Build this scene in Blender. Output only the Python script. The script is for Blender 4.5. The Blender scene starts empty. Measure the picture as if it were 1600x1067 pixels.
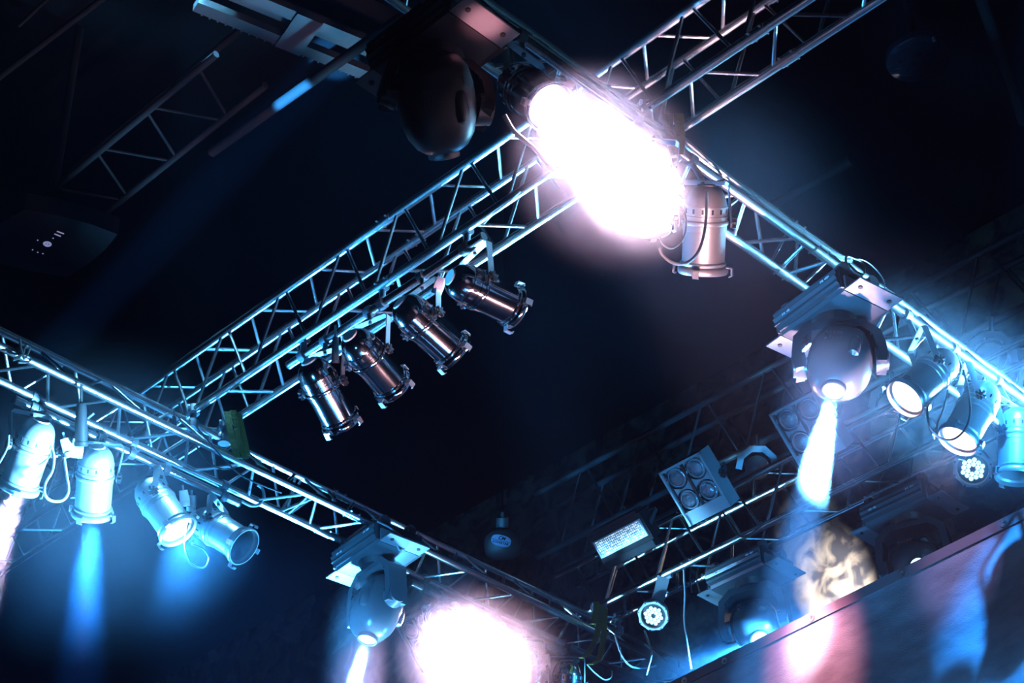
import bpy, math, random
from mathutils import Vector as V, Matrix as M
random.seed(7)
S = bpy.context.scene
COL = S.collection

# ------------------------------------------------------------------ camera
FPX, EL, RO, YA, CZ = 2965.3, math.radians(36.757), math.radians(-1.649), math.radians(43.70), 1.6
FW = V((0, math.cos(EL), math.sin(EL)))
UP0 = V((0, -math.sin(EL), math.cos(EL)))
RI0 = V((1, 0, 0))
CR = RI0 * math.cos(RO) + UP0 * math.sin(RO)
CU = UP0 * math.cos(RO) - RI0 * math.sin(RO)
CAM = V((0, 0, CZ))
cd = bpy.data.cameras.new('camera')
cam = bpy.data.objects.new('camera', cd)
COL.objects.link(cam)
cd.sensor_width = 36.0
cd.lens = FPX / 1600 * 36
cd.clip_end = 200
mx = M.Identity(4)
for i in range(3):
    mx[i][0], mx[i][1], mx[i][2], mx[i][3] = CR[i], CU[i], -FW[i], CAM[i]
cam.matrix_world = mx
S.camera = cam

# ------------------------------------------------------------------ view, world, light paths
S.view_settings.view_transform = 'Standard'
S.view_settings.look = 'None'
S.view_settings.exposure = 0.0
S.view_settings.gamma = 1.0
S.view_settings.use_curve_mapping = False
W = bpy.data.worlds.new('world')
S.world = W
W.use_nodes = True
W.node_tree.nodes['Background'].inputs[0].default_value = (0, 0, 0.01, 1)
W.node_tree.nodes['Background'].inputs[1].default_value = 0.0
cy = S.cycles
cy.max_bounces = 5
cy.diffuse_bounces = 1
cy.glossy_bounces = 3
cy.transmission_bounces = 2
cy.volume_bounces = 0
cy.sample_clamp_indirect = 4.0
cy.sample_clamp_direct = 0.0
cy.caustics_reflective = False
cy.caustics_refractive = False

# ------------------------------------------------------------------ rig frame: the trusses run along D1 and D2
D1 = V((math.sin(YA), math.cos(YA), 0))
D2 = V((-math.cos(YA), math.sin(YA), 0))
Z = V((0, 0, 1))

def ray(x, y):
    return (FW * FPX + CR * (x - 800) - CU * (y - 533.5)).normalized()

def on(x, y, n, p):          # the point of the plane n.P = p that the camera sees at a pixel
    d = ray(x, y)
    return CAM + d * ((p - CAM.dot(n)) / d.dot(n))

def atz(x, y, z):
    d = ray(x, y)
    return CAM + d * ((z - CZ) / d.z)

def frame(o, z, x=None):     # matrix whose Z axis is z and whose X axis is close to x
    z = V(z).normalized()
    x = V(x) if x is not None else (V((1, 0, 0)) if abs(z.x) < .9 else V((0, 1, 0)))
    y = z.cross(x).normalized()
    x = y.cross(z).normalized()
    m = M.Identity(4)
    for i in range(3):
        m[i][0], m[i][1], m[i][2], m[i][3] = x[i], y[i], z[i], o[i]
    return m

# ------------------------------------------------------------------ lamps of the fixtures and added washes
BLUE = (0.02, 0.30, 1.0)
CYAN = (0.045, 0.40, 1.0)
ICE = (0.16, 0.58, 1.0)
PINK = (1.0, 0.55, 0.62)
ROSE = (1.0, 0.36, 0.45)
DEEP = (0.02, 0.10, 1.0)

def spot(name, pos, to, watts, color, deg, blend=.3, rad=.05, direction=False):
    l = bpy.data.lights.new(name, 'SPOT')
    l.energy = watts
    l.color = color
    l.spot_size = math.radians(deg)
    l.spot_blend = blend
    l.shadow_soft_size = rad
    o = bpy.data.objects.new(name, l)
    COL.objects.link(o)
    d = V(to) if direction else V(to) - V(pos)
    o.matrix_world = frame(pos, -d, CR)
    return o

# added spots with no fixtures, out of view, to brighten trusses, cans and heads
def wash(pos, px, plane, watts, color, deg, rad=.25, blend=.6):
    return spot('added_wash', pos, on(px[0], px[1], *plane), watts, color, deg, blend, rad)

A_PL, C_PL, B_PL, DPL = (D2, 7.7), (D2, 4.1), (D1, 5.4), (D1, 8.9)
STG = D1 * 8.5
wash(D1 * 7.9 + D2 * 9.3 + Z * 6.0, (480, 475), B_PL, 3200, CYAN, 26, .15)       # middle truss, left half
wash(D1 * 7.9 + D2 * 10.2 + Z * 6.0, (350, 570), B_PL, 1500, CYAN, 22, .15)
wash(STG + D2 * 5.4 + Z * 5.6, (640, 390), B_PL, 700, CYAN, 16, .12)
wash(D1 * 7.9 + D2 * 6.9 + Z * 6.1, (815, 268), B_PL, 30000, ICE, 11, .25)         # middle truss, right end
wash(STG + D2 * 6.6 + Z * 5.0, (430, 760), A_PL, 900, CYAN, 30, .12)             # left truss from the stage
wash(D1 * 8.3 + D2 * 7.9 + Z * 4.4, (540, 810), A_PL, 4000, ICE, 22, .2)         # left truss, bright middle
wash(V((-3.5, 2.0, .8)), (250, 680), A_PL, 1800, CYAN, 20, .3)
wash(V((1.9, 8.6, 3.0)), (105, 758), A_PL, 75000, ICE, 11, .45)               # cans on the left pipe
wash(V((-4.8, 10.8, 5.4)), (640, 525), B_PL, 9000, CYAN, 24, .35)               # polished cans
wash(V((1.6, 6.3, 2.2)), (640, 535), B_PL, 1600, PINK, 14, .25)
wash(V((3.0, 6.6, 2.6)), (640, 535), B_PL, 1600, PINK, 14, .25)
wash(V((0.4, 6.0, 2.2)), (640, 535), B_PL, 700, BLUE, 14, .5)
wash(D1 * 6.8 + D2 * 9.3 + Z * 5.3, (1050, 885), DPL, 8000, ICE, 12, .3)                 # lower right truss
wash(V((2.5, 2.0, 1.0)), (1090, 810), DPL, 4500, CYAN, 10, .3, 1.0)
wash(V((2.0, 6.0, .5)), (1300, 725), DPL, 3000, CYAN, 9, .3, 1.0)
wash(V((5.6, 9.9, 7.1)), (1515, 625), C_PL, 60000, ICE, 15, .4)
wash(V((0.5, 5.0, 1.2)), (1080, 350), C_PL, 5500, PINK, 9, .5)
wash(D1 * 8.3 + D2 * 4.3 + Z * 4.4, (1195, 372), C_PL, 16000, (1, .6, .72), 8.5, .3)
wash(V((4.3, 10.1, 7.5)), (1500, 625), C_PL, 16000, ICE, 26, .3)
wash(STG + D2 * 1.2 + Z * 3.5, (1520, 640), C_PL, 6000, CYAN, 13, .4)        # right truss end and its cans
wash(V((-1.8, 8.2, 10.8)), (300, 815), A_PL, 9000, ICE, 17, .2)               # over the unlit can of the left pipe
wash(V((-1.0, 5.0, 1.5)), (1290, 560), C_PL, 5000, CYAN, 8, .4)
wash(V((-3.5, 4.5, 2.5)), (815, 160), C_PL, 3000, CYAN, 2.8, .1)
BRK = on(682, 72, D2, 4.08) - D2 * .285 - Z * .07
spot('added_wash', BRK + V((.4, -1.0, -3.0)), BRK, 1700, (1, .36, .42), 3.4, .5, .04)   # spot added to tint the bracket of the blackened moving head
wash(STG + D2 * 2.8 + Z * 3.0, (1290, 570), C_PL, 4000, CYAN, 12, .4)         # large moving head
wash(V((-3.0, 5.0, 1.5)), (590, 910), A_PL, 9000, CYAN, 7, .3)                # lower moving head

# ------------------------------------------------------------------ materials
def mat(name, col, rough=.4, metal=0.0, emit=None, estr=0.0, noise=0.0, nscale=20.0, bump=0.0, spec=.5, coat=0.0):
    m = bpy.data.materials.new(name)
    m.use_nodes = True
    nt = m.node_tree
    b = nt.nodes['Principled BSDF']
    b.inputs['Base Color'].default_value = (*col, 1)
    b.inputs['Roughness'].default_value = rough
    b.inputs['Metallic'].default_value = metal
    b.inputs['Specular IOR Level'].default_value = spec
    b.inputs['Coat Weight'].default_value = coat
    if emit:
        b.inputs['Emission Color'].default_value = (*emit, 1)
        b.inputs['Emission Strength'].default_value = estr
    if noise or bump:
        tc = nt.nodes.new('ShaderNodeTexCoord')
        nz = nt.nodes.new('ShaderNodeTexNoise')
        nz.inputs['Scale'].default_value = nscale
        nz.inputs['Detail'].default_value = 5
        nt.links.new(tc.outputs['Object'], nz.inputs['Vector'])
        if noise:
            mr = nt.nodes.new('ShaderNodeMapRange')
            mr.inputs['To Min'].default_value = max(0.02, rough - noise)
            mr.inputs['To Max'].default_value = min(1, rough + noise)
            nt.links.new(nz.outputs['Fac'], mr.inputs['Value'])
            nt.links.new(mr.outputs['Result'], b.inputs['Roughness'])
            cr = nt.nodes.new('ShaderNodeMix')
            cr.data_type = 'RGBA'
            cr.inputs['A'].default_value = (*[c * .92 for c in col], 1)
            cr.inputs['B'].default_value = (*[min(1, c * 1.06) for c in col], 1)
            nt.links.new(nz.outputs['Fac'], cr.inputs['Factor'])
            nt.links.new(cr.outputs['Result'], b.inputs['Base Color'])
        if bump:
            bp = nt.nodes.new('ShaderNodeBump')
            bp.inputs['Strength'].default_value = bump
            bp.inputs['Distance'].default_value = .02
            nt.links.new(nz.outputs['Fac'], bp.inputs['Height'])
            nt.links.new(bp.outputs['Normal'], b.inputs['Normal'])
    return m

ALU = mat('brushed_aluminium', (.78, .79, .80), .25, 1.0, noise=.025, nscale=30)
CHROME = mat('polished_aluminium', (.88, .88, .90), .10, 1.0, noise=.03, nscale=9)
LITCAN = mat('lit_can_aluminium', (.84, .85, .87), .34, .82, noise=.04, nscale=16)  # rougher copy of the can metal, so lit bodies spread to white
STEEL = mat('yoke_steel', (.55, .57, .6), .38, .8, noise=.1, nscale=25)
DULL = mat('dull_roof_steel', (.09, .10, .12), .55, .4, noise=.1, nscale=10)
BLACK = mat('black_paint', (.02, .02, .024), .42, 0, noise=.1, nscale=30)
SHELL = mat('grey_fixture_shell', (.085, .095, .11), .27, .25, noise=.008, nscale=12)
SATIN = mat('satin_grey_paint', (.42, .45, .5), .45, .25, noise=.08, nscale=30)
INNER = mat('dark_reflector', (.05, .05, .06), .5, .5, noise=.1)
CERAM = mat('white_ceramic', (.85, .82, .8), .5, noise=.05)
PLUG = mat('pale_plastic', (.75, .78, .8), .45, noise=.05)
RUBBER = mat('black_rubber', (.018, .018, .02), .4, noise=.1)
GREYCORD = mat('grey_cord', (.32, .34, .37), .4, noise=.08)
SLING = mat('yellow_webbing', (.08, .095, .006), .75, noise=.1, nscale=60, bump=.3)
GLASS = mat('sealed_beam_glass', (.55, .6, .68), .12, .75, noise=.06, nscale=60, bump=.5)
LEDL = mat('led_lens', (.7, .8, .9), .15, .3, emit=(.45, .85, 1), estr=1.6, noise=.05)  # cyan emission stands in for light reflected by the lenses
LENSB = mat('lamp_lens_blue', (.9, .95, 1), .3, emit=(.35, .8, 1), estr=9, noise=.05)
LENSP = mat('lamp_lens_warm', (1, .95, .95), .3, emit=(1, .72, .74), estr=10, noise=.05)
DARKLENS = mat('dark_lens', (.04, .05, .06), .12, .2, noise=.04)
PANEL = mat('dark_panel', (.007, .008, .011), .5, noise=.05, nscale=8, spec=.1)
PALE = mat('pale_glow_mark', (.75, .72, .85), .5, emit=(.45, .42, .75), estr=.35, noise=.05)  # faint emission added to marks and screws, which are no lamps
PLATE = mat('bare_plate_steel', (.20, .22, .25), .4, .4, noise=.06, nscale=20)
GROM = mat('brass_grommet', (.85, .75, .7), .3, .9, noise=.05)

# ------------------------------------------------------------------ mesh building
class MB:
    def __init__(s):
        s.v, s.f = [], []
    def ring(s, c, x, y, r, n):
        b = len(s.v)
        for i in range(n):
            a = 2 * math.pi * i / n
            s.v.append(c + x * (r * math.cos(a)) + y * (r * math.sin(a)))
        return b
    def band(s, a, b, n):
        for i in range(n):
            j = (i + 1) % n
            s.f.append((a + i, a + j, b + j, b + i))
    def tube(s, p, q, r, n=12, r2=None):
        p, q = V(p), V(q)
        m = frame(p, q - p).to_3x3()
        x, y = m.col[0], m.col[1]
        a = s.ring(p, x, y, r, n)
        b = s.ring(q, x, y, r if r2 is None else r2, n)
        s.band(a, b, n)
        s.f.append(tuple(a + n - 1 - i for i in range(n)))
        s.f.append(tuple(b + i for i in range(n)))
        return s
    def path(s, pts, r, n=8):
        pts = [V(p) for p in pts]
        t = (pts[1] - pts[0]).normalized()
        x = t.orthogonal().normalized()
        prev = None
        for i, p in enumerate(pts):
            t = (pts[min(i + 1, len(pts) - 1)] - pts[max(i - 1, 0)]).normalized()
            x = (x - t * x.dot(t)).normalized()
            b = s.ring(p, x, t.cross(x), r, n)
            if prev is not None:
                s.band(prev, b, n)
            else:
                s.f.append(tuple(b + n - 1 - k for k in range(n)))
            prev = b
        s.f.append(tuple(prev + k for k in range(n)))
        return s
    def lathe(s, prof, n=28, m=None, sx=1, sy=1, sq=2.0):
        m = m or M.Identity(4)
        prev = None
        for (r, z) in prof:
            b = len(s.v)
            for i in range(n):
                a = 2 * math.pi * i / n
                c, d = math.cos(a), math.sin(a)
                k = 1.0 if sq == 2 else (abs(c) ** sq + abs(d) ** sq) ** (-1 / sq)
                s.v.append(m @ V((max(r, 1e-4) * c * k * sx, max(r, 1e-4) * d * k * sy, z)))
            if prev is not None:
                s.band(prev, b, n)
            prev = b
        return s
    def box(s, c, size, m=None):
        m = m or M.Identity(4)
        b = len(s.v)
        for x in (-.5, .5):
            for y in (-.5, .5):
                for z in (-.5, .5):
                    s.v.append(m @ V((c[0] + x * size[0], c[1] + y * size[1], c[2] + z * size[2])))
        s.f += [tuple(b + k for k in q) for q in ((0, 1, 3, 2), (4, 6, 7, 5), (0, 4, 5, 1), (2, 3, 7, 6), (0, 2, 6, 4), (1, 5, 7, 3))]
        return s
    def prism(s, poly, z0, z1, m=None):
        m = m or M.Identity(4)
        b, n = len(s.v), len(poly)
        for z in (z0, z1):
            for x, y in poly:
                s.v.append(m @ V((x, y, z)))
        s.band(b, b + n, n)
        s.f.append(tuple(b + n - 1 - i for i in range(n)))
        s.f.append(tuple(b + n + i for i in range(n)))
        return s
    def strap(s, pts, wdir, w, th):   # flat bar bent along a path; wdir is its width direction
        pts = [V(p) for p in pts]
        wdir = V(wdir).normalized()
        prev = None
        for i, p in enumerate(pts):
            t = (pts[min(i + 1, len(pts) - 1)] - pts[max(i - 1, 0)]).normalized()
            nn = t.cross(wdir).normalized()
            if 0 < i < len(pts) - 1:
                t0 = (p - pts[i - 1]).normalized()
                nn = nn / max(.4, nn.dot(t0.cross(wdir).normalized()))
            b = len(s.v)
            for a, c in ((-1, -1), (1, -1), (1, 1), (-1, 1)):
                s.v.append(p + wdir * (a * w / 2) + nn * (c * th / 2))
            if prev is not None:
                s.band(prev, b, 4)
            else:
                s.f.append((b + 3, b + 2, b + 1, b))
            prev = b
        s.f.append((prev, prev + 1, prev + 2, prev + 3))
        return s
    def mesh(s, name, material, bevel=None):
        me = bpy.data.meshes.new(name)
        me.from_pydata([tuple(v) for v in s.v], [], s.f)
        me.update()
        me.materials.append(material)
        me.polygons.foreach_set('use_smooth', [True] * len(me.polygons))
        me.set_sharp_from_angle(angle=math.radians(38))
        return me
    def build(s, name, material, parent=None, m=None):
        return put(name, s.mesh(name, material), parent, m)

def put(name, me, parent=None, m=None):
    o = bpy.data.objects.new(name, me)
    COL.objects.link(o)
    if parent is not None:
        o.parent = parent
    if m is not None:
        if parent is not None:
            o.matrix_local = m
        else:
            o.matrix_world = m
    return o

def tag(o, label, cat, group=None, kind=None):
    o['label'] = label
    o['category'] = cat
    if group:
        o['group'] = group
    if kind:
        o['kind'] = kind
    return o

def thing(name, label, cat, m=None, group=None):
    o = bpy.data.objects.new(name, None)
    o.empty_display_size = .1
    COL.objects.link(o)
    o.matrix_world = m or M.Identity(4)
    return tag(o, label, cat, group)

def struct(name, mb, material):
    o = mb.build(name, material)
    o['kind'] = 'structure'
    return o

def smooth_path(pts, k=6):
    pts = [V(p) for p in pts]
    out = []
    for i in range(len(pts) - 1):
        a, b, c, d = pts[max(i - 1, 0)], pts[i], pts[i + 1], pts[min(i + 2, len(pts) - 1)]
        for j in range(k):
            t = j / k
            out.append(.5 * ((2 * b) + (c - a) * t + (2 * a - 5 * b + 4 * c - d) * t * t + (3 * b - a - 3 * c + d) * t ** 3))
    return out + [pts[-1]]

# ------------------------------------------------------------------ the hall: floor, ceiling, walls, haze
def rect(c, x, y, hx, hy, th=.1):
    mb = MB()
    n = x.cross(y).normalized()
    mb.box((0, 0, 0), (hx * 2, hy * 2, th), frame(c, n, x))
    return mb

WALL = mat('rough_plaster_wall', (.06, .06, .061), .9, noise=.06, nscale=3, bump=1.0, spec=.1)
_nt = WALL.node_tree
_rp = _nt.nodes.new('ShaderNodeValToRGB')
_rp.color_ramp.elements[0].position, _rp.color_ramp.elements[0].color = .42, (.012, .013, .018, 1)
_rp.color_ramp.elements[1].position, _rp.color_ramp.elements[1].color = .58, (.075, .068, .06, 1)
_nz = _nt.nodes.new('ShaderNodeTexNoise')
_nz.inputs['Scale'].default_value = 4.5
_nz.inputs['Detail'].default_value = 7
_nz.inputs['Distortion'].default_value = .8
_tc = _nt.nodes.new('ShaderNodeTexCoord')
_nt.links.new(_tc.outputs['Object'], _nz.inputs['Vector'])
_nt.links.new(_nz.outputs['Fac'], _rp.inputs['Fac'])
_nt.links.new(_rp.outputs['Color'], _nt.nodes['Principled BSDF'].inputs['Base Color'])
CEIL = mat('black_ceiling_paint', (.004, .004, .005), .9, noise=.05, nscale=3, spec=0.0)
FLOOR = mat('black_stage_floor', (.01, .01, .012), .8, noise=.1, nscale=5, spec=0.0)
CEILZ = 11.6
ROOFBLK = mat('roof_shade_black', (.014, .015, .018), .7, noise=.05, nscale=10, spec=.12)  # shade of the roof put into the base colour; strobe housing shares it
struct('floor', rect(V((0, 5, -.05)), V((1, 0, 0)), V((0, 1, 0)), 18, 18), FLOOR)
struct('ceiling', rect(V((0, 5, CEILZ + .05)), V((1, 0, 0)), V((0, 1, 0)), 18, 18), CEIL)
struct('wall_back', rect(D1 * 11.4 + D2 * 5 + Z * 5.75, D2, Z, 15, 5.8, .2), WALL)

HAZE = bpy.data.materials.new('stage_haze')
HAZE.use_nodes = True
nt = HAZE.node_tree
nt.nodes.remove(nt.nodes['Principled BSDF'])
vs = nt.nodes.new('ShaderNodeVolumeScatter')
vs.inputs['Color'].default_value = (.40, .55, 1, 1)
vs.inputs['Density'].default_value = .0007
vs.inputs['Anisotropy'].default_value = .15
nt.links.new(vs.outputs[0], nt.nodes['Material Output'].inputs['Volume'])
hz = MB().box((0, 0, 0), (15.4, 22, 11.4)).build('stage_haze', HAZE, None, frame(D1 * 3.55 + D2 * 3 + Z * 5.75, Z, D1))
tag(hz, 'thin smoke haze hanging in the air of the whole hall', 'haze', kind='stuff')

def smoke(label, p, axis, length, radius, dens, noise=1.0, nsc=2.2, flat=.05):
    """a soft drift of smoke: density fades to nothing at the rim of an ellipsoid"""
    m = bpy.data.materials.new('smoke_drift')
    m.use_nodes = True
    t = m.node_tree
    t.nodes.remove(t.nodes['Principled BSDF'])
    N = t.nodes.new
    tc, ln, mr, nz, nr, mu, vs = N('ShaderNodeTexCoord'), N('ShaderNodeVectorMath'), N('ShaderNodeMapRange'), N('ShaderNodeTexNoise'), N('ShaderNodeMapRange'), N('ShaderNodeMath'), N('ShaderNodeVolumeScatter')
    ln.operation = 'LENGTH'
    mr.interpolation_type = 'SMOOTHERSTEP'
    mr.inputs['From Min'].default_value = 1.0
    mr.inputs['From Max'].default_value = flat
    mr.inputs['To Min'].default_value = 0
    mr.inputs['To Max'].default_value = dens
    nz.inputs['Scale'].default_value = nsc
    nz.inputs['Detail'].default_value = 3
    nr.inputs['From Min'].default_value = .3
    nr.inputs['From Max'].default_value = .7
    nr.inputs['To Min'].default_value = 1 - noise
    nr.inputs['To Max'].default_value = 1 + noise * .4
    mu.operation = 'MULTIPLY'
    vs.inputs['Color'].default_value = (.62, .74, 1, 1)
    vs.inputs['Anisotropy'].default_value = .1
    L = t.links.new
    L(tc.outputs['Object'], ln.inputs[0])
    L(ln.outputs['Value'], mr.inputs['Value'])
    L(tc.outputs['Object'], nz.inputs['Vector'])
    L(nz.outputs['Fac'], nr.inputs['Value'])
    L(mr.outputs['Result'], mu.inputs[0])
    L(nr.outputs['Result'], mu.inputs[1])
    L(mu.outputs[0], vs.inputs['Density'])
    L(vs.outputs[0], t.nodes['Material Output'].inputs['Volume'])
    mb = MB().lathe([(math.sin(math.pi * k / 16), -math.cos(math.pi * k / 16)) for k in range(17)], 28)
    mtx = frame(p, axis, CR) @ M.Diagonal((radius, radius, length / 2, 1))
    o = mb.build('smoke_drift', m, None, mtx)
    return tag(o, label, 'smoke', 'drifts of smoke in the beams', 'stuff')

P5 = on(858, 178, D2, 4.0)
P5D = V((.30, -.42, -.85)).normalized()
smoke('thick smoke lit white in the huge beam at the top centre', P5 + P5D * .68, P5D, 1.46, .45, .85, .5, flat=.12)
smoke('thin pinkish smoke around the two upright cans beside the huge beam', on(1110, 320, D2, 4.05), D1, 2.0, .85, .026, .4)
smoke('thin smoke glowing blue around the two leftmost cans', on(150, 770, D2, 7.9), Z, 2.2, 1.1, .08, .4)
smoke('pink glare round the warm lamps at lower centre, shaped as a smoke volume', on(735, 1010, D2, 7.5), Z, 1.4, .70, .42, .3)  # smoke volume added to make the lens glare
smoke('smoke in the white shaft of the large moving head', on(1301, 640, D2, 3.95), Z, 1.15, .32, .9, .2)
smoke('smoke in the white shaft of the lower moving head', on(555, 1045, D2, 7.6), Z, 1.4, .24, .8, .2)
smoke('smoke drifting cyan along the top of the banner', on(1200, 985, D1, 9.15), D2, 3.0, .5, .4, .5)
smoke('smoke glowing blue around the lit cans at right', on(1500, 640, D2, 4.0), D1, 2.6, .7, .13, .5)

# ------------------------------------------------------------------ trusses
RC, RB = .0245, .010

def truss(name, label, d, base, chords, faces, t0, t1, splices, group=None, rc=RC, rb=RB, material=None):
    """chords: (n offset, z offset) from base; faces: (chord, chord, part name, nodes of the first chord, half step)"""
    material = material or ALU
    nrm = D2 if d is D1 else D1
    o = d * t0 + base
    T = thing(name, label, 'truss', None, group)
    T.location = o
    P = lambda c, t: nrm * c[0] + Z * c[1] + d * (t - t0)
    for c in chords:
        MB().tube(P(c, t0), P(c, t1), rc, 18).build('chord', material, T)
        for s in splices:
            mb = MB().tube(P(c, s - .05), P(c, s + .05), rc * 1.16, 16)
            for k in (-.035, .035):
                mb.tube(P(c, s + k) + nrm * .04, P(c, s + k) - nrm * .04, .006, 6)
            mb.build('splice_sleeve', material, T)
    for (i, j, nm, nodes, half) in faces:
        a, b = chords[i], chords[j]
        for k, t in enumerate(nodes):
            nxt = nodes[k + 1] if k + 1 < len(nodes) else None
            h = half if nxt is None else (nxt - t) / 2
            g = .028
            if t0 < t and t + h < t1:
                MB().tube(P(a, t + g), P(b, t + h - g), rb, 9).build(nm, material, T)
                if nxt is not None and nxt < t1:
                    MB().tube(P(b, t + h + g), P(a, nxt - g), rb, 9).build(nm, material, T)
    return T

def nodes(a, step, n):
    return [a + step * k for k in range(n)]

ZA, ZB = 7.7, 8.0
# left truss (three chords), running from the left edge down to the lower right
aM = nodes(3.28, .475, 7) + [6.14, 6.6] + nodes(7.04, .44, 7)
A = truss('lighting_truss', 'silver three-chord truss across the lower left, behind the row of glowing cans', D1,
          D2 * 7.555 + Z * ZA, [(0, 0), (.2715, 0), (.1357, .205)],
          [(0, 1, 'bottom_brace', aM, .24), (0, 2, 'near_brace', [t + .24 for t in aM[:-1]], .24), (1, 2, 'far_brace', aM[:-1], .24)],
          3.1, 9.9, [6.45])
# right truss
cM = nodes(3.65, .455, 7)[:5] + [5.88, 6.36] + nodes(6.62, .46, 8)
C = truss('lighting_truss', 'silver three-chord truss descending at right from the top centre to the right edge', D1,
          D2 * 4.035 + Z * ZA, [(0, 0), (.2275, 0), (.1137, .238)],
          [(0, 1, 'bottom_brace', cM, .23), (0, 2, 'near_brace', [t + .23 for t in cM[:-1]], .23), (1, 2, 'far_brace', cM[:-1], .23)],
          3.35, 9.9, [6.5])
# long box truss through the middle
bN = nodes(1.72, .53, 4) + [3.83, 4.3, 4.86, 5.38, 5.9] + nodes(6.38, .53, 10)
bF = [t + .26 for t in bN]
B = truss('lighting_truss', 'long silver box truss rising through the middle of the picture to the upper right', D2,
          D1 * 5.32 + Z * ZB, [(0, 0), (.234, 0), (0, .442), (.234, .442)],
          [(2, 0, 'side_brace', bN, .26), (3, 1, 'side_brace', bF[:-1], .26), (2, 3, 'cross_brace', bF[:-1], .26), (0, 1, 'cross_brace', bN, .26)],
          1.6, 11.2, [6.03, 3.45])
# lower right box truss carrying the blinders
dN = nodes(3.56, .48, 10)
Dt = truss('lighting_truss', 'silver box truss at the lower right carrying the two four-lamp blinders', D2,
           D1 * 8.814 + Z * ZB, [(0, 0), (.222, 0), (0, .40), (.222, .40)],
           [(2, 0, 'side_brace', dN, .24), (3, 1, 'side_brace', [t + .24 for t in dN[:-1]], .24), (2, 3, 'cross_brace', [t + .24 for t in dN[:-1]], .24), (0, 1, 'cross_brace', dN, .24)],
           3.3, 8.05, [6.85, 5.5])
# dark roof truss behind
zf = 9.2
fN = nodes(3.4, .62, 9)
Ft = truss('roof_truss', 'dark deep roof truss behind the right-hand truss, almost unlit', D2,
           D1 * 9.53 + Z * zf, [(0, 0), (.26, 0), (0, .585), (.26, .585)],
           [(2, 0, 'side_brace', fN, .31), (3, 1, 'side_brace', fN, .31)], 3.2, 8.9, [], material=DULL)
# short dark truss at the upper left
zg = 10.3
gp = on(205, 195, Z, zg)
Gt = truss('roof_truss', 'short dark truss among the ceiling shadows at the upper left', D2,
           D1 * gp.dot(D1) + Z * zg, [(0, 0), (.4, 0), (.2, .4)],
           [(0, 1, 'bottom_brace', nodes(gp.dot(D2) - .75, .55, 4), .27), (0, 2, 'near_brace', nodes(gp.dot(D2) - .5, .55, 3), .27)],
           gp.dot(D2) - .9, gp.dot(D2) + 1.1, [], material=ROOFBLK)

# couplers where the box trusses rest on the outer trusses
def coupler(p, q, label):
    T = thing('swivel_coupler', label, 'coupler', frame(p, q - p), 'couplers at the truss crossings')
    L = (q - p).length
    MB().lathe([(0, -.03), (.035, -.03), (.038, -.01), (.038, .02), (.02, .03), (.02, L - .03), (.038, L - .02), (.038, L + .01), (.035, L + .03), (0, L + .03)], 16).build('clamp_body', DULL, T)
    for s in (0, L):
        MB().tube((-.02, .05, s), (-.02, -.06, s), .008, 8).build('clamp_bolt', STEEL, T)
    return T

for (dp, who, cp) in ((5.32, 'box truss', 7.69), (5.554, 'box truss', 7.69)):
    coupler(D2 * cp + D1 * dp + Z * 7.905, D2 * cp + D1 * dp + Z * 8.0,
            'dark swivel coupler holding the %s chord of the middle box truss on the left truss' % ('near' if dp < 5.5 else 'far'))
for dp in (5.32, 5.554):
    coupler(D2 * 4.149 + D1 * dp + Z * 7.938, D2 * 4.149 + D1 * dp + Z * 8.0,
            'dark swivel coupler holding the %s chord of the middle box truss on the right truss' % ('near' if dp < 5.5 else 'far'))
for dp in (8.814, 9.036):
    coupler(D2 * 7.69 + D1 * dp + Z * 7.905, D2 * 7.69 + D1 * dp + Z * 8.0,
            'dark coupler under the lower right truss, on its %s chord at the left truss' % ('near' if dp < 8.9 else 'far'))

# lighting pipes clamped below the trusses
def pipe(label, d, base, t0, t1, zdrop, r=.024):
    T = thing('lighting_pipe', label, 'pipe', None, 'pipes under the trusses')
    T.location = base + d * t0
    MB().tube((0, 0, 0), d * (t1 - t0), r, 18).build('tube', ALU, T)
    for t in (t0 + .12, (t0 + t1) / 2, t1 - .12):
        q = d * (t - t0)
        MB().tube(q + Z * -.01, q + Z * zdrop, .018, 10).tube(q - d * .02, q + d * .02, .034, 14).tube(q - d * .02 + Z * zdrop, q + d * .02 + Z * zdrop, .034, 14).build('clamp', DULL, T)
    for t in (0, t1 - t0):
        MB().tube(d * (t - .004), d * (t + .004), r * 1.04, 18).build('end_cap', BLACK, T)
    return T

ZPA = 7.63
PA = D2 * 7.83 + Z * ZPA
pipe('grey pipe under the left truss with the four glowing cans on it', D1, PA, 4.235, 5.80, .07)
pipe('grey pipe under the left truss beside the blazing warm lamps', D1, PA, 7.196, 8.75, .07)
ZPB = 7.885
pipe('dark pipe under the middle box truss with the four polished cans on it', D2, D1 * 5.335 + Z * ZPB, 5.28, 6.83, .115)

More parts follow.
